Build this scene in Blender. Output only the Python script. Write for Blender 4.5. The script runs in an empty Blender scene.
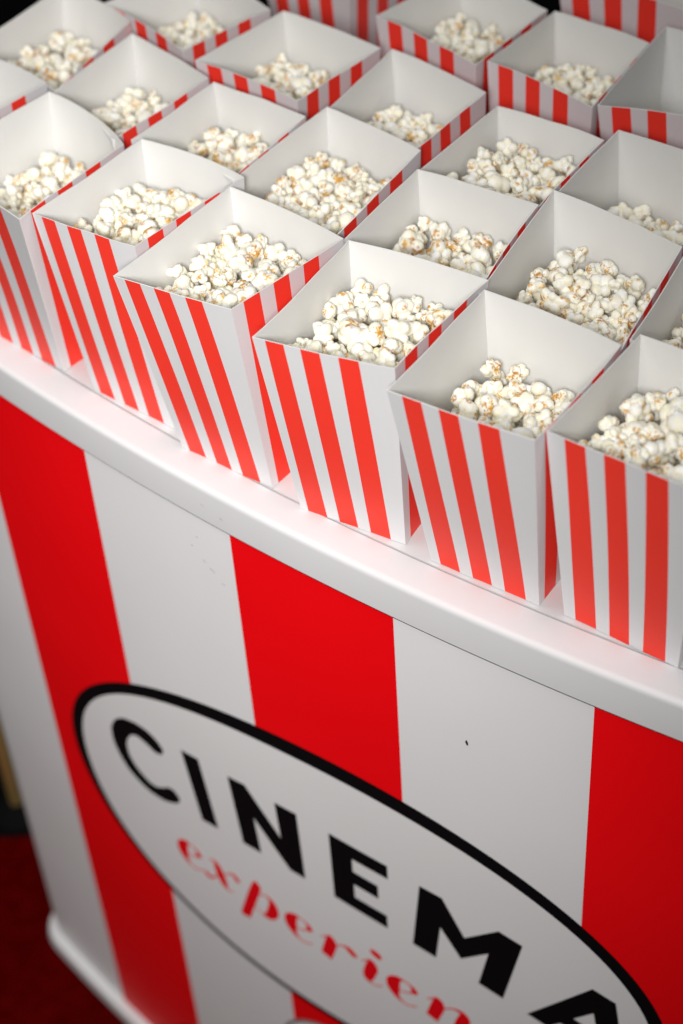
import bpy, bmesh, math, random
import numpy as np
from mathutils import Matrix, Vector, noise
from mathutils.geometry import tessellate_polygon

random.seed(7); RNG = np.random.default_rng(11)
sc = bpy.context.scene
C = sc.collection

# ------------------------------------------------------------------ camera, world, lamps, exposure
CAM_H = 0.7592
cam_data = bpy.data.cameras.new('camera')
cam = bpy.data.objects.new('camera', cam_data); C.objects.link(cam)
right = Vector((0.997175, -0.050427, -0.055670)); up = Vector((0.075113, 0.669446, 0.739053)); fwd = Vector((0.0, 0.741147, -0.671343))
M = Matrix((right, up, -fwd)).transposed().to_4x4(); M.translation = (0, 0, CAM_H)
cam.matrix_world = M
cam_data.sensor_fit = 'VERTICAL'; cam_data.sensor_height = 36.0; cam_data.sensor_width = 24.0
cam_data.lens = 62.41
cam_data.clip_start = 0.05; cam_data.clip_end = 60
cam_data.dof.use_dof = True; cam_data.dof.focus_distance = 1.085; cam_data.dof.aperture_fstop = 4.4
cam_data.dof.aperture_blades = 0
sc.camera = cam

world = bpy.data.worlds.new('World'); sc.world = world; world.use_nodes = True
bg = world.node_tree.nodes['Background']
bg.inputs['Color'].default_value = (1.0, 0.99, 0.99, 1); bg.inputs['Strength'].default_value = 0.13

def lamp(name, loc, aim, power, size, color, spread=180):
    d = bpy.data.lights.new(name, 'AREA'); d.shape = 'DISK'; d.size = size; d.energy = power; d.color = color; d.spread = math.radians(spread)
    o = bpy.data.objects.new(name, d); C.objects.link(o); o.location = loc
    o.rotation_euler = (Vector(aim) - Vector(loc)).to_track_quat('-Z', 'Y').to_euler()
    return o
lamp('flash_lamp', (-0.13, -0.13, 0.77), (-0.36, 0.98, -0.24), 3.35, 0.26, (1.0, 0.985, 0.965), 65)
lamp('ceiling_lamp', (-0.35, 0.75, 1.9), (-0.12, 1.12, 0.0), 4.2, 0.6, (1.0, 0.99, 0.98), 110)

sc.view_settings.view_transform = 'Standard'; sc.view_settings.look = 'None'
sc.view_settings.exposure = 0.12; sc.view_settings.gamma = 1.0; sc.view_settings.use_curve_mapping = False
sc.render.engine = 'CYCLES'
sc.cycles.use_denoising = True
sc.cycles.max_bounces = 10; sc.cycles.diffuse_bounces = 6; sc.cycles.transparent_max_bounces = 6
sc.cycles.sample_clamp_indirect = 6

# ------------------------------------------------------------------ materials
def mat(name, color, rough=0.5, spec=0.5, noise_scale=None, noise_amt=0.0, bump=0.0, bump_scale=200, metallic=0.0, coat=0.0, sss=0.0):
    m = bpy.data.materials.new(name); m.use_nodes = True
    nt = m.node_tree; b = nt.nodes['Principled BSDF']
    b.inputs['Base Color'].default_value = (*color, 1); b.inputs['Roughness'].default_value = rough
    b.inputs['Specular IOR Level'].default_value = spec; b.inputs['Metallic'].default_value = metallic
    b.inputs['Coat Weight'].default_value = coat; b.inputs['Coat Roughness'].default_value = 0.25
    if sss:
        b.inputs['Subsurface Weight'].default_value = sss; b.inputs['Subsurface Radius'].default_value = (1.0, 0.8, 0.6)
        b.inputs['Subsurface Scale'].default_value = 0.002
    tc = nt.nodes.new('ShaderNodeTexCoord')
    if noise_scale:
        n = nt.nodes.new('ShaderNodeTexNoise'); n.inputs['Scale'].default_value = noise_scale; n.inputs['Detail'].default_value = 5
        nt.links.new(tc.outputs['Object'], n.inputs['Vector'])
        mr = nt.nodes.new('ShaderNodeMapRange'); mr.inputs['From Min'].default_value = 0.3; mr.inputs['From Max'].default_value = 0.7
        mr.inputs['To Min'].default_value = 1 - noise_amt; mr.inputs['To Max'].default_value = 1 + noise_amt * 0.4
        nt.links.new(n.outputs['Fac'], mr.inputs['Value'])
        mx = nt.nodes.new('ShaderNodeMix'); mx.data_type = 'RGBA'; mx.blend_type = 'MULTIPLY'; mx.inputs['Factor'].default_value = 1
        mx.inputs['A'].default_value = (*color, 1)
        nt.links.new(mr.outputs['Result'], mx.inputs['B'])
        nt.links.new(mx.outputs['Result'], b.inputs['Base Color'])
        mr2 = nt.nodes.new('ShaderNodeMapRange'); mr2.inputs['To Min'].default_value = rough * 0.85; mr2.inputs['To Max'].default_value = min(1, rough * 1.2)
        nt.links.new(n.outputs['Fac'], mr2.inputs['Value']); nt.links.new(mr2.outputs['Result'], b.inputs['Roughness'])
    if bump:
        n2 = nt.nodes.new('ShaderNodeTexNoise'); n2.inputs['Scale'].default_value = bump_scale; n2.inputs['Detail'].default_value = 4
        nt.links.new(tc.outputs['Object'], n2.inputs['Vector'])
        bp = nt.nodes.new('ShaderNodeBump'); bp.inputs['Strength'].default_value = bump; bp.inputs['Distance'].default_value = 0.001
        nt.links.new(n2.outputs['Fac'], bp.inputs['Height']); nt.links.new(bp.outputs['Normal'], b.inputs['Normal'])
    return m

MT = {}
MT['card_white'] = mat('card_white', (0.79, 0.785, 0.77), 0.55, 0.35, 14, 0.02, 0.05, 900)
MT['card_print_white'] = mat('card_print_white', (0.76, 0.755, 0.77), 0.38, 0.45, 14, 0.015, 0.03, 900)
MT['card_red'] = mat('card_red', (0.98, 0.050, 0.030), 0.45, 0.3, 14, 0.03, 0.03, 900)
MT['laminate'] = mat('laminate', (0.67, 0.665, 0.67), 0.42, 0.3, 9, 0.03, 0.02, 300)
MT['wrap_white'] = mat('wrap_white', (0.80, 0.79, 0.795), 0.30, 0.45, 6, 0.03, 0.02, 400)
MT['wrap_red'] = mat('wrap_red', (0.90, 0.003, 0.006), 0.42, 0.22, 6, 0.04, 0.02, 400)
MT['print_black'] = mat('print_black', (0.004, 0.004, 0.005), 0.5, 0.08)
MT['print_white'] = mat('print_white', (0.80, 0.785, 0.785), 0.38, 0.45, 6, 0.02)
MT['print_red'] = mat('print_red', (0.86, 0.004, 0.010), 0.42, 0.2)
MT['print_grey'] = mat('print_grey', (0.22, 0.2, 0.2), 0.4, 0.4)
MT['scuff'] = mat('scuff', (0.5, 0.48, 0.48), 0.6, 0.3)
MT['carpet'] = mat('carpet', (0.075, 0.0007, 0.0008), 1.0, 0.0, 60, 0.3, 1.0, 500)
MT['dark_floor'] = mat('dark_floor', (0.003, 0.003, 0.003), 0.9, 0.05, 5, 0.3)
MT['gold'] = mat('gold', (0.90, 0.62, 0.22), 0.35, 0.5, metallic=0.85)
MT['black_metal'] = mat('black_metal', (0.004, 0.004, 0.004), 0.8, 0.05)

def popcorn_mat():
    m = bpy.data.materials.new('popcorn'); m.use_nodes = True
    nt = m.node_tree; b = nt.nodes['Principled BSDF']
    at = nt.nodes.new('ShaderNodeAttribute'); at.attribute_name = 'pop'
    nt.links.new(at.outputs['Color'], b.inputs['Base Color'])
    b.inputs['Roughness'].default_value = 0.5; b.inputs['Specular IOR Level'].default_value = 0.35
    b.inputs['Subsurface Weight'].default_value = 0.25; b.inputs['Subsurface Radius'].default_value = (1.0, 0.75, 0.5)
    b.inputs['Subsurface Scale'].default_value = 0.0025
    tc = nt.nodes.new('ShaderNodeNewGeometry')
    n2 = nt.nodes.new('ShaderNodeTexNoise'); n2.inputs['Scale'].default_value = 650; n2.inputs['Detail'].default_value = 4
    nt.links.new(tc.outputs['Position'], n2.inputs['Vector'])
    bp = nt.nodes.new('ShaderNodeBump'); bp.inputs['Strength'].default_value = 0.6; bp.inputs['Distance'].default_value = 0.0009
    nt.links.new(n2.outputs['Fac'], bp.inputs['Height']); nt.links.new(bp.outputs['Normal'], b.inputs['Normal'])
    return m
MT['popcorn'] = popcorn_mat()

# ------------------------------------------------------------------ helpers
def link(name, mesh, mats, parent=None, smooth=None):
    for m in mats: mesh.materials.append(MT[m])
    if smooth is not None:
        mesh.shade_smooth(); mesh.set_sharp_from_angle(angle=smooth)
    o = bpy.data.objects.new(name, mesh); C.objects.link(o)
    if parent: o.parent = parent
    return o
def mesh_from(name, V, Fs, mi=None):
    me = bpy.data.meshes.new(name); me.from_pydata([tuple(v) for v in V], [], Fs)
    if mi: me.polygons.foreach_set('material_index', mi)
    me.update(); return me
def empty(name, loc, label=None, cat=None, group=None):
    o = bpy.data.objects.new(name, None); C.objects.link(o); o.location = loc; o.empty_display_size = 0.05
    if label: o['label'] = label
    if cat: o['category'] = cat
    if group: o['group'] = group
    return o

# ------------------------------------------------------------------ floor
FLOOR_Z = -0.89
me = mesh_from('floor', [(-30, -30, FLOOR_Z - 0.01), (30, -30, FLOOR_Z - 0.01), (30, 30, FLOOR_Z - 0.01), (-30, 30, FLOOR_Z - 0.01)], [(0, 1, 2, 3)])
o = link('floor', me, ['dark_floor']); o['kind'] = 'structure'

# ------------------------------------------------------------------ counter
CC = np.array([1.463702, 2.551003]); RW = 2.287606       # centre and radius of the bowed front
S_MID = -0.475; HALF = 0.4905; DEPTH = 0.66
def ang(s): return s / RW - math.pi / 2 - 0.5
def on_front(s, z, off=0.0):
    a = ang(s); return (CC[0] + (RW + off) * math.cos(a), CC[1] + (RW + off) * math.sin(a), z)
a0 = ang(S_MID); PC = CC + RW * np.array([math.cos(a0), math.sin(a0)])
NIN = -np.array([math.cos(a0), math.sin(a0)]); TAN = np.array([-math.sin(a0), math.cos(a0)])
# front, corners, sides and back as one closed outline; breaks along the front at the stripe edges
STRIPES = [S_MID - HALF + 0.0305, -0.822, -0.686, -0.5445, -0.4105, -0.2695, -0.1315, S_MID + HALF - 0.0305]
def outline():
    pts = []; tags = []
    rc = 0.030
    for k in range(7):
        a, b = STRIPES[k], STRIPES[k + 1]
        for i in range(10):
            s = a + (b - a) * i / 10
            pts.append(on_front(s, 0)[:2]); tags.append(k)
    pts.append(on_front(STRIPES[7], 0)[:2]); tags.append(8)
    def corner(p, d0, d1, n=8):
        # quarter round from heading d0 to heading d1 starting at p
        c = np.array(p) + rc * np.array(d1)
        for i in range(1, n + 1):
            t = math.pi / 2 * i / n
            q = c + rc * (math.sin(t) * np.array(d0) - math.cos(t) * np.array(d1)); pts.append(tuple(q)); tags.append(8)
        return pts[-1]
    aR = ang(STRIPES[7]); dR = np.array([-math.sin(aR), math.cos(aR)]); nR = -np.array([math.cos(aR), math.sin(aR)])
    p = corner(pts[-1], dR, nR)
    aL = ang(STRIPES[0]); dL = np.array([-math.sin(aL), math.cos(aL)]); nL = -np.array([math.cos(aL), math.sin(aL)])
    pl0 = np.array(pts[0])                                    # the left corner, mirrored
    endR = np.array(p) + nR * (DEPTH - 0.1)
    c = pl0 + rc * nL
    startL = c - rc * dL
    endL = startL + nL * (DEPTH - 0.1)
    for i in range(1, 9): pts.append(tuple(np.array(p) + (endR - np.array(p)) * i / 8)); tags.append(8)
    bd = endL - endR; bd /= np.linalg.norm(bd)
    for i in range(1, 9):
        t = i / 9; q = endR + (endL - endR) * t; pts.append(tuple(q)); tags.append(8)
    for i in range(0, 9): pts.append(tuple(endL + (startL - endL) * i / 8)); tags.append(8)
    for i in range(1, 8):
        t = math.pi / 2 * i / 8
        q = c + rc * (-math.cos(t) * dL - math.sin(t) * nL); pts.append(tuple(q)); tags.append(8)
    return np.array(pts), tags
OUT, OTAG = outline()
def offset(d):
    P = OUT; n = len(P)
    T = np.roll(P, -1, 0) - np.roll(P, 1, 0); T /= np.linalg.norm(T, axis=1)[:, None]
    N = np.c_[T[:, 1], -T[:, 0]]
    return P + N * d
def sweep(profile, closed=True):
    """profile: (outward offset, z) points; swept round the outline"""
    rings = [np.c_[offset(d), np.full(len(OUT), z)] for d, z in profile]
    V = np.concatenate(rings); n = len(OUT); Fs = []
    m = len(profile); rng = range(m) if closed else range(m - 1)
    for j in rng:
        k = (j + 1) % m
        for i in range(n):
            i2 = (i + 1) % n; Fs.append((j * n + i, j * n + i2, k * n + i2, k * n + i))
    return V, Fs
def slab(d, z0, z1, bev=0.0):
    prof = [(d - bev, z1), (d, z1 - bev), (d, z0)] if bev else [(d, z1), (d, z0)]
    V, Fs = sweep(prof, False); n = len(OUT); m = len(prof)
    Fs = [tuple(reversed(f)) for f in Fs]
    Fs.append(tuple(range(n))); Fs.append(tuple(reversed(range((m - 1) * n, m * n))))
    return V, Fs

counter = empty('popcorn_counter', (PC[0] + NIN[0] * 0.3, PC[1] + NIN[1] * 0.3, FLOOR_Z),
                'white bow-fronted promotion counter with red stripes and a black-edged oval cinema sign', 'counter')
CINV = Matrix.Translation(-counter.location)
def cpart(name, V, Fs, mats, mi=None, smooth=None, parent=None):
    me = mesh_from(name, V, Fs, mi); me.transform(CINV)
    bm = bmesh.new(); bm.from_mesh(me); bmesh.ops.recalc_face_normals(bm, faces=bm.faces); bm.to_mesh(me); bm.free()
    return link(name, me, mats, parent or counter, smooth)
V, Fs = slab(-0.0266, -0.022, 0.0); cpart('table_top', V, Fs, ['laminate'])
V, Fs = sweep([(-0.0252, -0.0305), (-0.0252, -0.0003), (-0.0246, 0.0003), (-0.0045, 0.0003), (-0.0026, 0.0), (-0.0011, -0.0008), (-0.0003, -0.002), (0, -0.0042), (0, -0.0300), (-0.0008, -0.0308), (-0.004, -0.031)])
cpart('edge_band', V, Fs, ['laminate'], smooth=0.6)
# printed wrap, one sheet round the body, red and white by stripe
n = len(OUT); zs = list(np.linspace(-0.0322, -0.872, 13)); A = offset(-0.0012)
V = np.concatenate([np.c_[A, np.full(n, z)] for z in zs]); Fs = []; mi = []
for j in range(len(zs) - 1):
    for i in range(n):
        i2 = (i + 1) % n; Fs.append((j * n + i, (j + 1) * n + i, (j + 1) * n + i2, j * n + i2)); mi.append(1 if OTAG[i] in (1, 3, 5) else 0)
me = mesh_from('wrap', V, Fs, mi); me.transform(CINV)
wrap = link('printed_wrap', me, ['wrap_white', 'wrap_red'], counter, 0.6)
V, Fs = slab(-0.03, -0.04, -0.0225); cpart('support_board', V, Fs, ['laminate'])
V, Fs = sweep([(0.004, FLOOR_Z + 0.0005), (0.0095, FLOOR_Z + 0.002), (0.0105, FLOOR_Z + 0.010), (0.008, FLOOR_Z + 0.0175), (0.003, FLOOR_Z + 0.0195), (-0.006, FLOOR_Z + 0.0195), (-0.02, FLOOR_Z + 0.0005)])
cpart('base_rim', V, Fs, ['laminate'], smooth=0.7)

# flat print on the wrap: polygons given in (s, z), bent round the front
def print_mesh(name, polys, material, off, holes=False):
    bm = bmesh.new()
    for poly in polys:
        vs = [bm.verts.new((p[0], p[1], 0)) for p in poly]
        if len(vs) == 4: bm.faces.new(vs); continue
        for tri in tessellate_polygon([[Vector((p[0] * 1000, p[1] * 1000, 0)) for p in poly]]):
            try: bm.faces.new([vs[i] for i in tri])
            except ValueError: pass
    bmesh.ops.triangulate(bm, faces=bm.faces[:])
    xs = [v.co.x for v in bm.verts]; x = math.floor(min(xs) / 0.012) * 0.012
    while x < max(xs):
        bmesh.ops.bisect_plane(bm, geom=bm.verts[:] + bm.edges[:] + bm.faces[:], plane_co=(x, 0, 0), plane_no=(1, 0, 0), dist=1e-6)
        x += 0.012
    for v in bm.verts: v.co = Vector(on_front(v.co.x, v.co.y, off))
    bmesh.ops.recalc_face_normals(bm, faces=bm.faces)
    bm.normal_update()
    out = Vector((-NIN[0], -NIN[1], 0))
    for f in bm.faces:
        if f.normal.dot(out) < 0: f.normal_flip()
    me = bpy.data.meshes.new(name); bm.to_mesh(me); bm.free(); me.transform(CINV)
    return link(name, me, [material], wrap)
OFF0 = -0.0012
def sup(cx, cz, a, b, e=2.0, rot=0.0, n=120):
    P = []; cr, sr = math.cos(rot), math.sin(rot)
    for i in range(n):
        t = 2 * math.pi * i / n; c, s = math.cos(t), math.sin(t)
        x, y = a * math.copysign(abs(c) ** (2 / e), c), b * math.copysign(abs(s) ** (2 / e), s)
        P.append((cx + x * cr - y * sr, cz + x * sr + y * cr))
    return P
o = print_mesh('oval_border', [sup(-0.4944, -0.3913, 0.2992, 0.1750, 2.04, 0.148)], 'print_black', OFF0 + 0.0003)
o = print_mesh('oval_field', [sup(-0.4912, -0.3952, 0.2853, 0.1635, 2.15, 0.128)], 'print_white', OFF0 + 0.0006)
GL = {
 'C': [[(-660, -334), (-664, -329), (-669, -326), (-676, -324), (-682, -324), (-690, -325), (-696, -327), (-704, -330), (-710, -334), (-717, -341), (-722, -349), (-725, -356), (-726, -364), (-726, -371), (-725, -377), (-722, -385), (-718, -392), (-713, -398), (-707, -402), (-700, -405), (-693, -407), (-686, -408), (-679, -407), (-672, -406), (-665, -403), (-658, -399), (-653, -395), (-650, -391), (-650, -387), (-654, -383), (-658, -383), (-662, -385), (-667, -390), (-672, -393), (-676, -396), (-681, -397), (-686, -397), (-691, -395), (-697, -392), (-702, -388), (-706, -383), (-709, -377), (-710, -371), (-710, -364), (-708, -357), (-705, -351), (-701, -345), (-696, -341), (-691, -339), (-686, -339), (-681, -340), (-676, -341), (-672, -343), (-668, -343), (-662, -340)]],
 'I': [[(-634, -316), (-616, -313), (-605, -390), (-622, -393)]],
 'N': [[(-582, -309), (-565, -306), (-531, -347), (-533, -304), (-513, -302), (-511, -379), (-525, -380), (-560, -340), (-557, -383), (-575, -385)]],
 'E': [[(-480, -301), (-428, -300), (-428, -314), (-461, -315), (-461, -332), (-438, -332), (-438, -346), (-461, -346), (-461, -364), (-431, -364), (-431, -378), (-480, -378)]],
 'M': [[(-398, -302), (-380, -302), (-361, -337), (-332, -306), (-314, -309), (-329, -386), (-348, -383), (-340, -338), (-364, -363), (-382, -337), (-387, -380), (-406, -379)]],
 'A': [[(-308, -390), (-258, -318), (-256, -347), (-271, -366), (-281, -380), (-291, -393)], [(-258, -318), (-240, -322), (-228, -404), (-246, -402), (-249, -386), (-281, -380), (-271, -366), (-252, -370), (-256, -347)]],
}
def grow(poly, d):
    P = np.array(poly, float); A = np.roll(P, 1, 0); B = np.roll(P, -1, 0)
    def nrm_(e): n_ = np.c_[e[:, 1], -e[:, 0]]; return n_ / (np.linalg.norm(n_, axis=1)[:, None] + 1e-9)
    n1, n2 = nrm_(P - A), nrm_(B - P); m_ = n1 + n2
    m_ = m_ / np.maximum((m_ * n1).sum(1), .35)[:, None]
    area = ((P[:, 0] * B[:, 1]) - (B[:, 0] * P[:, 1])).sum()
    return [tuple(q_) for q_ in P + (d if area > 0 else -d) * m_]
for ch, polys in GL.items():
    if ch != 'A': polys = [grow(p, 1.5 if ch == 'C' else 0.9) for p in polys]
    print_mesh('letter', [[(x / 1000, z / 1000) for x, z in p] for p in polys], 'print_black', OFF0 + 0.0009)
# script letters: strokes of varying width, (x, z, width) in mm
def ribbon(st, sub=8):
    P = np.array(st, float); Q = []
    m = len(P)
    for i in range(m - 1):
        p0, p1, p2, p3 = P[max(i - 1, 0)], P[i], P[i + 1], P[min(i + 2, m - 1)]
        for k in range(sub):
            t = k / sub
            Q.append(0.5 * ((2 * p1) + (-p0 + p2) * t + (2 * p0 - 5 * p1 + 4 * p2 - p3) * t * t + (-p0 + 3 * p1 - 3 * p2 + p3) * t ** 3))
    Q.append(P[-1]); Q = np.array(Q); Q[:, 2] = np.maximum(Q[:, 2] * 1.18 + .25, 0.9)
    T = np.gradient(Q[:, :2], axis=0); T /= np.linalg.norm(T, axis=1)[:, None] + 1e-9
    N = np.c_[-T[:, 1], T[:, 0]] * (Q[:, 2:3] / 2)
    L, R = Q[:, :2] + N, Q[:, :2] - N
    return [[tuple(L[i]), tuple(L[i + 1]), tuple(R[i + 1]), tuple(R[i])] for i in range(len(Q) - 1)]
SC = {
 'e': [[(10, 14, .8), (17, 17, .9), (23, 21, 1.5), (26, 25, 5.5), (23.5, 30, 2.4), (17, 32, 1.2), (11, 30, 5), (6.5, 23, 10), (5.5, 14, 10.5), (8, 6, 6), (13, 1.5, 2), (20, 1, 1), (28, 6, .8)]],
 'x': [[(0, 6, 1), (2, 2.5, 5), (7, 2, 3), (13, 8, 1), (22, 18, .9), (31, 27, 1), (36, 29.5, 3), (40, 26, 5.5), (39, 23, 2)], [(8, 27, .9), (13, 31, 1.4), (17, 27, 6.5), (20, 16, 9), (23, 6, 7), (27, 1, 1.4), (34, 4, .8)]],
 'p': [[(12, 27, .8), (17, 33, 1.4), (21, 39, 7), (16, 24, 8.5), (8, 0, 8.5), (2.5, -17, 8.5), (1.8, -19.5, 8)], [(15, 14, .9), (22, 26, .9), (30, 31, 1.4), (36, 27, 6), (37, 18, 9.5), (33.5, 8, 9), (28, 1.5, 5), (22, 1, 1), (15, 5, .8)]],
 'r': [[(0, 24, .8), (5, 29, 1.2), (10, 31, 5), (10.5, 25, 9.5), (7, 12, 9.5), (4, 1, 9)], [(9, 14, .8), (16, 25, .9), (23, 31, 1.5), (29, 30.5, 6), (34, 26.5, 5.5), (35, 25, 3)]],
 'i': [[(2, 24, .8), (7, 29, 1.2), (12, 31, 5), (12.5, 25, 9.5), (9.5, 14, 9.5), (7.5, 5, 7.5), (10, 0.5, 1.6), (16, 1.5, 1), (22, 6, .8)], [(12, 47.5, 3), (15, 46.5, 6.5), (20, 44.5, 6.5), (22.5, 43.5, 3)]],
 'n': [[(0, 24, .8), (5, 29, 1.2), (10, 31, 5), (10.5, 25, 9.5), (7, 12, 9.5), (4, 1, 9)], [(9, 14, .8), (17, 25, .9), (25, 31, 1.6), (32, 31, 5), (34, 25, 9), (31, 13, 9.5), (29, 5, 7.5), (31, 0.5, 1.6), (37, 1.5, 1), (43, 6, .8)]],
 'c': [[(25, 22, 2), (26.5, 25.5, 6), (23, 30.5, 2.4), (17, 32, 1.2), (11, 30, 5), (6.5, 23, 10), (5.5, 14, 10.5), (8, 6, 6), (13, 1.5, 2), (20, 1, 1), (28, 6, .8)]],
}
for ch, x0, z0 in [('e', -662, -478), ('x', -631, -475), ('p', -588, -474), ('e', -538, -474), ('r', -500, -473), ('i', -461, -471), ('e', -434, -471), ('n', -396, -469), ('c', -350, -470), ('e', -316, -473)]:
    polys = []
    for st in SC[ch]: polys += ribbon(st)
    print_mesh('script_letter', [[((x0 + x) / 1000, (z0 + z) / 1000) for x, z in p] for p in polys], 'print_red', OFF0 + 0.0009)
print_mesh('badge_border', [sup(-0.475, -0.672, 0.090, 0.090, 2.0)], 'print_grey', OFF0 + 0.0003)
print_mesh('badge_field', [sup(-0.475, -0.672, 0.0865, 0.0865, 2.0)], 'print_white', OFF0 + 0.0006)
# scuffs on the wrap and the edge band
def blot(s, z, ls, lz, tilt):
    P = []
    for i in range(10):
        t = 2 * math.pi * i / 10; r = 1 + random.uniform(-.25, .25)
        x, y = ls * r * math.cos(t), lz * r * math.sin(t)
        P.append((s + x * math.cos(tilt) - y * math.sin(tilt), z + x * math.sin(tilt) + y * math.cos(tilt)))
    return P
print_mesh('dark_speck', [blot(-0.357, -0.1173, 0.0011, 0.0027, 0.15)], 'print_black', OFF0 + 0.0003)
print_mesh('scuff', [blot(s, z, a, b, t) for s, z, a, b, t in [(-.566, -.077, .0035, .0006, -.4), (-.573, -.072, .002, .0005, -.6), (-.557, -.085, .0018, .0005, -.2), (-.583, -.063, .0012, .0005, .2), (-.577, -.052, .0012, .0005, .1)]], 'scuff', OFF0 + 0.0003)
print_mesh('scuff', [blot(-.549, -.0195, .0018, .0006, -.3), blot(-.5655, -.016, .002, .0004, -.3)], 'scuff', 0.0003)

# ------------------------------------------------------------------ carpet and gilt stanchion beside the counter
cp = [(-2.6, -2.5), (2.2, -2.5), (2.2, 1.30), (-2.6, 1.30)]
V = [(x, y, FLOOR_Z - 0.0095) for x, y in cp] + [(x, y, FLOOR_Z) for x, y in cp]
me = mesh_from('red_carpet', V, [(4, 5, 6, 7), (0, 1, 5, 4), (1, 2, 6, 5), (2, 3, 7, 6), (3, 0, 4, 7)])
o = link('red_carpet', me, ['carpet']); o['kind'] = 'structure'

def lathe(prof, n=32):
    V = []; Fs = []
    for r_, z in prof:
        for i in range(n):
            t = 2 * math.pi * i / n; V.append((r_ * math.cos(t), r_ * math.sin(t), z))
    for j in range(len(prof) - 1):
        for i in range(n):
            i2 = (i + 1) % n; Fs.append((j * n + i, j * n + i2, (j + 1) * n + i2, (j + 1) * n + i))
    Fs.append(tuple(reversed(range(n)))); Fs.append(tuple(range((len(prof) - 1) * n, len(prof) * n)))
    return V, Fs
st = empty('rope_stanchion', (-0.408, 1.345, FLOOR_Z - 0.0095), 'slim gold post glimpsed past the dark left edge of the counter', 'stanchion')
for nm, prof, m_ in [('base', [(0.034, 0), (0.034, 0.006), (0.028, 0.012), (0.018, 0.018), (0.013, 0.021)], 'black_metal'),
                     ('post', [(0.0085, 0.02), (0.0085, 0.93)], 'gold'),
                     ('finial', [(0.0127, 0.9301), (0.024, 0.935), (0.024, 0.95), (0.014, 0.955), (0.03, 0.985), (0.02, 1.01), (0.004, 1.018)], 'gold')]:
    V, Fs = lathe(prof); link(nm, mesh_from(nm, V, Fs), [m_], st, 0.6)

# ------------------------------------------------------------------ popcorn boxes
BOX_H = 0.146
# id, rim corners (front-left, back-left, back-right, front-right) in mm, turn, fill height, row, label
BX = [
 ('M1', [(-321, 1148), (-258, 1220), (-187, 1157), (-250, 1086)], -0.72, .086, 0, 'striped popcorn box cut off by the left picture edge, leftmost in front row'),
 ('B1', [(-257, 1059), (-184, 1142), (-128, 1062), (-190, 975)], -0.77, .092, 0, 'striped popcorn box second from left in front row, left wall out of frame'),
 ('B2', [(-185, 985), (-116, 1067), (-42, 1003), (-116, 937)], -0.72, .108, 0, 'striped popcorn box third from left along the counter edge'),
 ('B3', [(-128, 905), (-61, 1004), (14, 929), (-56, 860)], -0.68, .110, 0, 'striped popcorn box fourth from left along the counter edge'),
 ('B4', [(-44, 831), (17, 926), (98, 872), (36, 793)], -0.57, .108, 0, 'striped popcorn box fifth from left along the edge, above the middle red counter stripe'),
 ('B5', [(30, 774), (94, 861), (165, 799), (107, 719)], -0.65, .090, 0, 'striped popcorn box second from right in the front row'),
 ('B6', [(111, 729), (177, 807), (247, 743), (186, 670)], -0.70, .108, 0, 'nearest striped popcorn box, rightmost in the front row'),
 ('D1', [(-250, 1222), (-186, 1310), (-130, 1241), (-182, 1151)], -0.52, .101, 1, 'blurred striped popcorn box in the top left corner against black'),
 ('M2', [(-185, 1147), (-128, 1220), (-71, 1144), (-131, 1081)], -0.81, .096, 1, 'striped popcorn box second from left in the second row'),
 ('M3', [(-128, 1071), (-67, 1137), (-4, 1081), (-62, 1007)], -0.74, .102, 1, 'striped popcorn box third from left in the second row'),
 ('M4', [(-49, 1021), (11, 1091), (70, 1023), (14, 943)], -0.76, .105, 1, 'striped popcorn box fourth from left in the second row'),
 ('M5', [(14, 936), (66, 1002), (138, 949), (97, 876)], -0.61, .098, 1, 'striped popcorn box with two big puffs, fifth from left in second row'),
 ('M6', [(98, 876), (150, 967), (217, 890), (165, 801)], -0.67, .101, 1, 'striped popcorn box with many brown hulls, second from right in second row'),
 ('M7', [(179, 810), (226, 888), (308, 841), (259, 759)], -0.54, .094, 1, 'striped popcorn box cut off by right picture edge, rightmost in second row'),
 ('D2', [(-152, 1274), (-83, 1324), (-25, 1241), (-90, 1187)], -0.85, .098, 2, 'striped popcorn box leftmost in the third row, behind the leftmost full boxes'),
 ('D3', [(-81, 1173), (-15, 1239), (53, 1167), (-9, 1104)], -0.78, .100, 2, 'striped popcorn box second from left in the third row'),
 ('D4', [(10, 1096), (61, 1166), (121, 1095), (63, 1029)], -0.79, .096, 2, 'striped popcorn box third from left in the third row'),
 ('D5', [(71, 1013), (127, 1076), (191, 1022), (136, 950)], -0.70, .110, 2, 'striped popcorn box fourth from left in the third row'),
 ('D6', [(140, 955), (205, 1029), (275, 965), (212, 894)], -0.72, .082, 2, 'shaded half-empty popcorn box rightmost in the third row'),
 ('Z3', [(-36, 1380), (40, 1435), (103, 1364), (37, 1293)], -0.85, .070, 3, 'striped popcorn box at the top edge, leftmost in fourth row, only its walls in view'),
 ('E1', [(53, 1218), (122, 1276), (179, 1209), (118, 1133)], -0.84, .102, 3, 'striped popcorn box second from left in the fourth row'),
 ('E2', [(127, 1140), (184, 1205), (245, 1143), (190, 1061)], -0.74, .098, 3, 'striped popcorn box third from left in the fourth row'),
 ('E3', [(193, 1067), (257, 1171), (330, 1110), (281, 1029)], -0.55, .040, 3, 'nearly empty looking popcorn box at right edge of the fourth row'),
 ('Z5', [(194, 1264), (262, 1330), (334, 1268), (279, 1191)], -0.71, .070, 4, 'striped popcorn box farthest back at top right, its front wall in view'),
]
RIM = {b[0]: np.array(b[1], float) for b in BX}
TUCKED = {'M2', 'M3', 'M4', 'M5', 'M6', 'M7', 'D1', 'D4', 'D5', 'D6'}; BEFORE = {}
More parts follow.
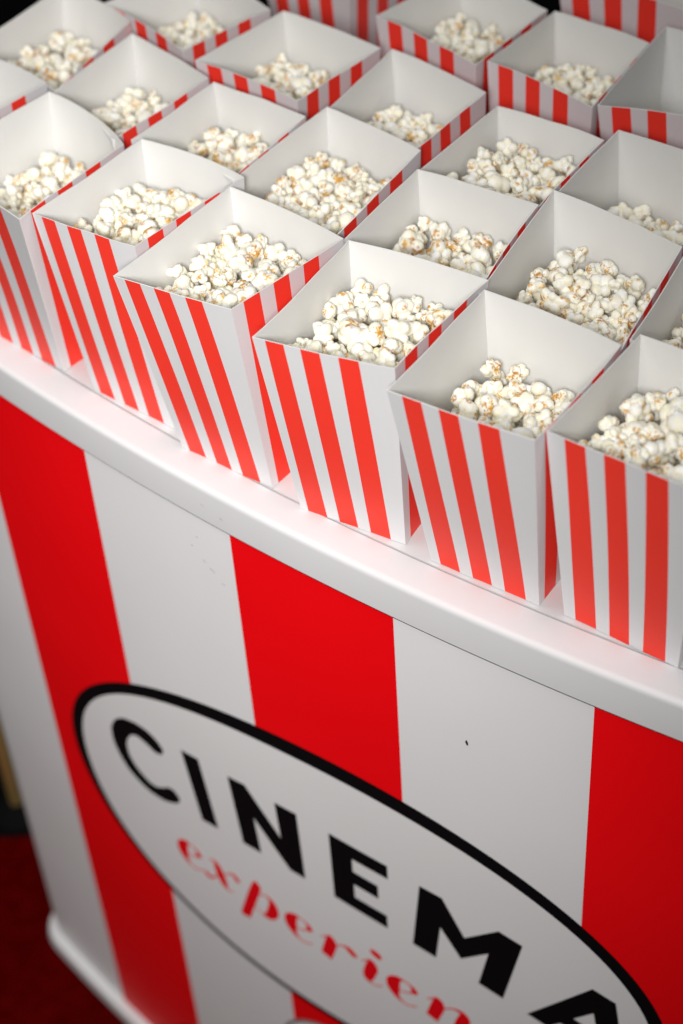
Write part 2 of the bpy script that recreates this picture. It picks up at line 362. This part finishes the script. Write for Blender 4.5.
def push(front, back, edge, corners, gap, exact=None):
    # keep the given rim corners of one box clear of the rim edge of its neighbour
    a, b = RIM[front][edge[0]], RIM[front][edge[1]]
    e = (b - a) / np.linalg.norm(b - a); nn = np.array([-e[1], e[0]])
    for k in corners:
        d_ = (RIM[back][k] - a) @ nn
        if exact is not None: gap = exact; RIM[back][k] = RIM[back][k] + nn * (gap - d_)
        elif d_ < gap: RIM[back][k] = RIM[back][k] + nn * (gap - d_)
for f_, b_ in [('M1', 'D1'), ('B1', 'M2'), ('B2', 'M3'), ('B3', 'M4'), ('B4', 'M5'), ('B5', 'M6'), ('B6', 'M7'), ('M2', 'D2'), ('M3', 'D3'), ('M4', 'D4'), ('M5', 'D5'), ('M6', 'D6'), ('D3', 'Z3'), ('D4', 'E1'), ('D5', 'E2'), ('D6', 'E3'), ('E2', 'Z5')]:
    if b_ in TUCKED:                                            # front rim tucked in behind the rim of the box before it
        push(f_, b_, (1, 2), (0, 3), 1e3, exact=0.9)
    else: push(f_, b_, (1, 2), (0, 3), 3.0)
    BEFORE[b_] = f_
for f_, b_ in [('M1', 'B1'), ('B1', 'B2'), ('B2', 'B3'), ('B3', 'B4'), ('B4', 'B5'), ('B5', 'B6'), ('D1', 'M2'), ('M2', 'M3'), ('M3', 'M4'), ('M4', 'M5'), ('M5', 'M6'), ('M6', 'M7'), ('D2', 'D3'), ('D3', 'D4'), ('D4', 'D5'), ('D5', 'D6'), ('Z3', 'E1'), ('E1', 'E2'), ('E2', 'E3')]:
    a, b = RIM[f_][3], RIM[f_][2]
    e = (b - a) / np.linalg.norm(b - a); nn = np.array([e[1], -e[0]])
    for k in (0, 1):
        d_ = (RIM[b_][k] - a) @ nn
        if d_ < 1.2:
            RIM[b_][k] += nn * (1.2 - d_) * 0.5
            kk = 3 if k == 0 else 2
            RIM[f_][kk] -= nn * (1.2 - d_) * 0.5
for f_, b_ in [('D5', 'D6'), ('M6', 'M7'), ('E2', 'E3')]:       # left rim pressed against the neighbour's right rim
    a, b = RIM[f_][3], RIM[f_][2]
    e = (b - a) / np.linalg.norm(b - a); nn = np.array([e[1], -e[0]])
    for k, g in ((0, 1.0), (1, 3.0)):
        d_ = (RIM[b_][k] - a) @ nn
        if d_ > g: RIM[b_][k] -= nn * (d_ - g)
U_TOP = [0, .105, .24, .36, .495, .625, .765, 1]; U_BOT = [0, .085, .27, .39, .565, .685, .875, 1]
THK = 0.00055
def panel_mesh(t0, t1, b0, b1, bow, shift):
    """card panel: outer face with the printed stripes, inner face plain; corners given left to right seen from outside"""
    rows = 8; cols = []
    for k in range(7):
        cols += [(k, 0.0), (k, 0.5)]
    cols.append((7, 0.0))
    t0, t1, b0, b1 = map(np.array, (t0, t1, b0, b1))
    nrm = np.cross(t1 - b0, t0 - b1); nrm = nrm / np.linalg.norm(nrm)
    def uval(k, fr, v):
        ut = [0] + [u + shift for u in U_TOP[1:-1]] + [1]; ub = [0] + [u + shift for u in U_BOT[1:-1]] + [1]
        g = [b_ + (t_ - b_) * v for t_, b_ in zip(ut, ub)]
        return g[k] if fr == 0 else (g[k] + g[k + 1]) / 2
    V = []; n = len(cols); ph = random.random() * 50; belly = random.uniform(-.0010, .0012)
    for side in (0, 1):
        for j in range(rows + 1):
            v = j / rows
            for k, fr in cols:
                u = uval(k, fr, v)
                p = (b0 * (1 - u) + b1 * u) * (1 - v) + (t0 * (1 - u) + t1 * u) * v
                p = p + nrm * bow * (1 - abs(2 * u - 1) ** 2.2) * v ** 1.6
                wv = (1 - abs(2 * u - 1) ** 3) * (v * (1.15 - v) * 3.2 * belly + .0007 * noise.noise(Vector((u * 2.3, v * 2.0, ph))))
                p = p + nrm * wv
                p = p + np.array([0, 0, 1]) * (.0009 * noise.noise(Vector((u * 3.1, 7.7, ph)))) * v ** 4 * (1 - abs(2 * u - 1) ** 4)
                if side: p = p - nrm * THK
                V.append(p)
    Fs = []; mi = []; S = (rows + 1) * n
    for j in range(rows):
        for i in range(n - 1):
            a = j * n + i
            Fs.append((a, a + 1, a + n + 1, a + n)); mi.append(1 if cols[i][0] in (1, 3, 5) else 0)
            a += S
            Fs.append((a, a + n, a + n + 1, a + 1)); mi.append(2)
    top = rows * n
    for i in range(n - 1):
        Fs.append((top + i, top + i + 1, S + top + i + 1, S + top + i)); mi.append(2)
        Fs.append((i + 1, i, S + i, S + i + 1)); mi.append(2)
    for j in range(rows):
        Fs.append((j * n, (j + 1) * n, S + (j + 1) * n, S + j * n)); mi.append(2)
        e = n - 1
        Fs.append(((j + 1) * n + e, j * n + e, S + j * n + e, S + (j + 1) * n + e)); mi.append(2)
    return mesh_from('panel', V, Fs, mi)

BASE_HALF = 0.0380; BACKBOW = {}
CAMXY = np.array([0.0, 0.0])
pieces = []                                                     # (x, y, z, r, box index)
BOXGEO = []
for bi, (bid, top, yaw, fill, row, label) in enumerate(BX):
    T = RIM[bid] / 1000; cen = T.mean(0)
    # keep the foot on the table, clear of the edge band
    c, s = math.cos(yaw), math.sin(yaw)
    L = np.array([(-1, -1), (-1, 1), (1, 1), (1, -1)]) * BASE_HALF
    B = L @ np.array([[c, s], [-s, c]]) + cen
    B = B + np.array({'B5': (.0075, .006), 'B2': (.004, -.012), 'B3': (.004, -.008)}.get(bid, (0, 0)))
    far = np.linalg.norm(B - CC, axis=1).max() - (RW - 0.0215)
    if far > 0:
        d = (CC - cen) / np.linalg.norm(CC - cen); B = B + d * far; cen = B.mean(0)
    z0, z1 = 0.0006, 0.0006 + BOX_H
    loc = (cen[0], cen[1], 0.0)
    box = empty('popcorn_box', loc, label, 'popcorn box', 'striped popcorn boxes on the counter')
    def W(p, z): return np.array([p[0] - cen[0], p[1] - cen[1], z])
    Tz = [W(p, z1 + random.uniform(-.0012, .0012) - (.0055 if bid in TUCKED and k in (0, 3) else 0)) for k, p in enumerate(T)]; Bz = [W(p, z0) for p in B]
    sh = random.uniform(-.012, .02)
    fb = 0.0006 if row == 0 else -BACKBOW.get(BEFORE.get(bid), .002) - .0004
    bows = {'front_panel': fb, 'right_panel': random.uniform(-.0012, .0008), 'back_panel': {'B1': .0055, 'M1': .006, 'B2': .004, 'D1': .005}.get(bid, random.uniform(.0012, .003)), 'left_panel': random.uniform(-.0012, .001)}
    BACKBOW[bid] = bows['back_panel']
    for nm, a, b in (('front_panel', 0, 3), ('right_panel', 3, 2), ('back_panel', 2, 1), ('left_panel', 1, 0)):
        me = panel_mesh(Tz[a], Tz[b], Bz[a], Bz[b], bows[nm], sh if nm == 'front_panel' else random.uniform(-.01, .02))
        link(nm, me, ['card_print_white', 'card_red', 'card_white'], box, 0.5)
    q = [W(p * 0.985 + B.mean(0) * 0.015, z) for z in (z0 + .0004, z0 + .0009) for p in B]
    me = mesh_from('bottom_panel', q, [(0, 1, 2, 3), (7, 6, 5, 4), (0, 4, 5, 1), (1, 5, 6, 2), (2, 6, 7, 3), (3, 7, 4, 0)])
    link('bottom_panel', me, ['card_white'], box)
    # ---- fill with popcorn: drop pieces one by one, each to the lowest of several spots
    Tin = T; Bin = B
    def quad(z): return Bin + (Tin - Bin) * ((z - z0) / BOX_H)
    def wall_dist(p, z):
        Q = quad(z); d = 1
        for i in range(4):
            a, b = Q[i], Q[(i + 1) % 4]; e = b - a; nn = np.array([e[1], -e[0]]) / np.linalg.norm(e)   # inward for this winding
            d = min(d, (p - a) @ nn)
        return d
    P = np.zeros((0, 4)); cQ = None; miss = 0; vr = 0
    big = {'M5': 1.25, 'B5': 1.15, 'B6': 1.12, 'B2': 1.05, 'M6': 0.93, 'B3': 0.92}.get(bid, 1.0)
    while miss < 25 and len(P) < 420:
        r = (random.uniform(.0047, .0072) if random.random() < .55 else random.uniform(.0066, .0092)) * big
        best = None
        for _ in range(10):
            Q = quad(fill + .02)
            a, b = random.random(), random.random()
            p = (Q[0] * (1 - a) + Q[3] * a) * (1 - b) + (Q[1] * (1 - a) + Q[2] * a) * b
            z = z0 + .0012 + r
            if len(P):
                dxy = (P[:, 0] - p[0]) ** 2 + (P[:, 1] - p[1]) ** 2; R2 = ((P[:, 3] + r) * .84) ** 2
                k = dxy < R2
                if k.any(): z = max(z, (P[k, 2] + np.sqrt(R2[k] - dxy[k])).max())
            if wall_dist(p, z) < r * 1.08: continue
            if best is None or z < best[2]: best = (p[0], p[1], z, r)
        lim = fill + 0.004 - (0.0 if best is None else 0.0)
        if best is None: miss += 0.25; continue
        dc = np.linalg.norm(np.array(best[:2]) - quad(best[2]).mean(0)) / 0.045
        if best[2] > fill + 0.018 - 0.002 * dc: miss += 1; continue
        P = np.vstack([P, best]); miss = 0
    BOXGEO.append((T, fill))
    for p in P: pieces.append((*p, bi, wall_dist(p[:2], p[2])))
pieces = np.array(pieces)
print('popcorn pieces', len(pieces))

# ------------------------------------------------------------------ popcorn pieces
def pop_variant(seed, sub):
    rs = np.random.default_rng(seed)
    bm = bmesh.new(); bmesh.ops.create_icosphere(bm, subdivisions=sub, radius=1.0)
    D = np.array([v.co[:] for v in bm.verts]); Fs = [tuple(v.index for v in f.verts) for f in bm.faces]; bm.free()
    D /= np.linalg.norm(D, axis=1)[:, None]
    mush = rs.random() < .3                                     # rounder puffs beside the winged ones
    nl = rs.integers(4, 6) if mush else rs.integers(6, 10)
    dirs = []
    while len(dirs) < nl:
        d = rs.normal(size=3); d /= np.linalg.norm(d)
        if all(d @ e < (.45 if mush else .62) for e in dirs): dirs.append(d)
        elif rs.random() < .02: dirs.append(d)
    hull = -np.mean(dirs, 0) + rs.normal(size=3) * .3; hull /= np.linalg.norm(hull)
    r = np.full(len(D), 0.42); second = np.full(len(D), 0.30)
    for i, d in enumerate(dirs):
        m = d * (rs.uniform(.30, .48) if mush else rs.uniform(.42, .70)); q = rs.uniform(.56, .72) if mush else rs.uniform(.38, .60)
        b = D @ m; disc = b * b - (m @ m - q * q)
        x = np.where(disc > 0, b + np.sqrt(np.maximum(disc, 0)), 0)
        for _ in range(3 if mush else 6):                       # small knobs on the lobe
            e = d + rs.normal(size=3) * .55; e /= np.linalg.norm(e)
            m2 = m + e * q * .74; q2 = q * (rs.uniform(.28, .40) if mush else rs.uniform(.34, .50))
            b2 = D @ m2; d2 = b2 * b2 - (m2 @ m2 - q2 * q2)
            x = np.maximum(x, np.where(d2 > 0, b2 + np.sqrt(np.maximum(d2, 0)), 0))
        second = np.maximum(second, np.minimum(x, r)); r = np.maximum(r, x)
    seam = np.clip(1 - (r - second) / .10, 0, 1)                # where two lobes meet
    r = r - .07 * seam ** 2
    nz = np.array([noise.noise(Vector(d * 2.6) + Vector((seed, 0, 0))) for d in D])
    nf = np.array([noise.noise(Vector(d * 7) + Vector((0, seed, 0))) for d in D])
    hm = D @ hull
    # hull side: drawn in, with torn golden shell scraps round the stub
    r = r * (1 - 0.22 * np.clip((hm - .6) / .4, 0, 1))
    fine = np.array([noise.noise(Vector(d * 15) + Vector((0, 0, seed))) for d in D])
    r = r + .040 * nz + .032 * nf + .016 * fine
    mask = np.clip((hm - .86 + .44 * nf + .16 * nz + .15 * fine) / .10, 0, 1)
    mask = np.maximum(mask, .55 * np.clip(seam * 1.3 - .55 + .9 * nf + .5 * nz, 0, 1) * np.clip((hm + .35) * 1.6, 0, 1))
    spots = np.zeros(len(D))
    for _ in range(rs.integers(3, 7)):
        d = rs.normal(size=3); d /= np.linalg.norm(d)
        spots = np.maximum(spots, np.clip((D @ d - .962 + .10 * nf + .05 * nz) / .03, 0, 1))
    mask = np.maximum(mask, spots * .9)
    r = r - .05 * spots + .02 * mask
    V = D * r[:, None]
    V *= np.array([1, rs.uniform(.82, 1.1), rs.uniform(.78, 1.0)])
    V /= np.percentile(np.linalg.norm(V, axis=1), 80)
    cream = np.array([.91, .86, .66]); white = np.array([.93, .925, .90]); gold = np.array([.78, .45, .06]); brown = np.array([.46, .19, .02])
    t = np.clip(.5 + 1.2 * nz, 0, 1)[:, None]
    col = white * (1 - t) + cream * t
    hc = np.clip(.25 + 1.6 * nf + rs.uniform(-.3, .3), 0, 1)[:, None]
    hcol = gold * (1 - hc) + brown * hc
    col = col * (1 - mask[:, None]) + hcol * mask[:, None]
    return V, Fs, np.c_[col, np.ones(len(col))]
NV = 18
VAR = [pop_variant(100 + i, 4) for i in range(NV)]
VLOW = [pop_variant(100 + i, 3) for i in range(NV)]
def pop_mesh(name, V, Fs, col):
    me = bpy.data.meshes.new(name); me.from_pydata(V.tolist(), [], Fs)
    at = me.color_attributes.new('pop', 'FLOAT_COLOR', 'POINT'); at.data.foreach_set('color', col.astype(np.float32).ravel())
    me.materials.append(MT['popcorn']); me.shade_smooth(); me.update(); return me
VM = [pop_mesh('popcorn_piece', *v) for v in VAR]

# which pieces show largest from the photograph's place: seen over the own rim and not behind other pieces
cam_p = np.array([0, 0, CAM_H]); f_px = 1775.0
Rr, Uu, Ff = np.array(right), np.array(up), np.array(fwd)
d = pieces[:, :3] - cam_p; zc = d @ Ff
px = 341.5 + f_px * (d @ Rr) / zc; py = 512 - f_px * (d @ Uu) / zc; pr = f_px * pieces[:, 3] / zc
idb = -np.ones((1024, 683), int)
yy, xx = np.mgrid[0:1024, 0:683]
for i in np.argsort(-zc):
    x0, x1 = int(max(0, px[i] - pr[i])), int(min(683, px[i] + pr[i] + 1)); y0, y1 = int(max(0, py[i] - pr[i])), int(min(1024, py[i] + pr[i] + 1))
    if x0 >= x1 or y0 >= y1: continue
    sub = (xx[y0:y1, x0:x1] - px[i]) ** 2 + (yy[y0:y1, x0:x1] - py[i]) ** 2 < pr[i] ** 2
    idb[y0:y1, x0:x1][sub] = i
cnt = np.zeros(len(pieces), int)
for bi in range(len(BX)):
    T, fill = BOXGEO[bi]
    Q = np.c_[T, np.full(4, BOX_H)] - cam_p; q = np.c_[341.5 + f_px * (Q @ Rr) / (Q @ Ff), 512 - f_px * (Q @ Uu) / (Q @ Ff)]
    inside = np.ones(idb.shape, bool)
    for i in range(4):
        a, b = q[i], q[(i + 1) % 4]
        inside &= ((b[0] - a[0]) * (yy - a[1]) - (b[1] - a[1]) * (xx - a[0])) > 0
    ids = idb[inside]; ids = ids[ids >= 0]; ids = ids[pieces[ids, 4] == bi]
    cnt += np.bincount(ids, minlength=len(pieces))
order = np.argsort(-cnt); single = set(order[:300].tolist())
print('visible pieces', int((cnt > 0).sum()), 'smallest single', cnt[order[299]])

PLACE = {'B1': 'second front-row box from left', 'B2': 'third front-row box from left', 'B3': 'fourth front-row box from left', 'B4': 'fifth front-row box from left',
         'B5': 'second front-row box from right', 'B6': 'nearest, rightmost front-row box', 'M1': 'leftmost box of the front row', 'D1': 'top left corner box', 'M2': 'second box from left in the second row',
         'M3': 'third box from left in the second row', 'M4': 'fourth box from left in the second row', 'M5': 'fifth box from left in the second row', 'M6': 'second box from right in the second row',
         'M7': 'rightmost box of the second row', 'D2': 'leftmost box of the third row', 'D3': 'second box from left in the third row', 'D4': 'third box from left in the third row', 'D5': 'fourth box from left in the third row',
         'D6': 'rightmost box of the third row', 'Z3': 'leftmost box of the fourth row', 'E1': 'second box from left in the fourth row', 'E2': 'third box from left in the fourth row', 'E3': 'box at the right edge of the fourth row', 'Z5': 'farthest box at top right'}
WHERE = {}
for bi in range(len(BX)):
    ids = [i for i in single if int(pieces[i, 4]) == bi]
    for word, key in (('leftmost', lambda i: px[i]), ('rightmost', lambda i: -px[i]), ('hindmost', lambda i: py[i]), ('foremost', lambda i: -py[i]), ('largest', lambda i: -cnt[i])):
        c_ = [i for i in ids if i not in WHERE]
        if c_: WHERE[min(c_, key=key)] = word + ' '
sV = []; sF = []; sC = []; base = 0
MAXR = [float(np.linalg.norm(v[0], axis=1).max()) for v in VAR]
for i, (x, y, z, r, bi, wd) in enumerate(pieces):
    k = random.randrange(NV); rot = Matrix(np.linalg.qr(np.random.default_rng(i).normal(size=(3, 3)))[0].tolist())
    if rot.determinant() < 0: rot = -1 * rot
    scl = r * 1.10
    fit_ = (wd - .0022) / MAXR[k]                               # keep clear of the card walls
    scl = min(scl, max(fit_, scl * .84)) if cnt[i] > 0 else min(scl * .8, fit_)
    if i in single:
        bid = BX[int(bi)][0]
        o = bpy.data.objects.new('popcorn_piece', VM[k]); C.objects.link(o)
        o.matrix_world = Matrix.Translation((x, y, z)) @ rot.to_4x4() @ Matrix.Scale(scl, 4)
        o['label'] = (WHERE.get(i, '') or 'white ') + 'popcorn piece ' + 'in the ' + PLACE[bid]; o['category'] = 'popcorn'; o['group'] = 'popcorn in the ' + PLACE[bid]
    else:
        V, Fs, col = VLOW[k]
        R3 = np.array(rot)
        sV.append((V * scl) @ R3.T + np.array([x, y, z])); sF.append(np.array(Fs) + base); sC.append(col); base += len(V)
V = np.concatenate(sV); Fa = np.concatenate(sF); col = np.concatenate(sC)
me = bpy.data.meshes.new('popcorn_filling')
me.vertices.add(len(V)); me.vertices.foreach_set('co', V.astype(np.float32).ravel())
me.loops.add(Fa.size); me.loops.foreach_set('vertex_index', Fa.astype(np.int32).ravel())
me.polygons.add(len(Fa)); me.polygons.foreach_set('loop_start', np.arange(0, Fa.size, 3, dtype=np.int32))
me.update(calc_edges=True); me.validate()
at = me.color_attributes.new('pop', 'FLOAT_COLOR', 'POINT'); at.data.foreach_set('color', col.astype(np.float32).ravel())
me.materials.append(MT['popcorn']); me.shade_smooth()
o = bpy.data.objects.new('popcorn_filling', me); C.objects.link(o)
o['kind'] = 'stuff'; o['label'] = 'white popcorn with golden hulls filling the striped boxes'; o['category'] = 'popcorn'
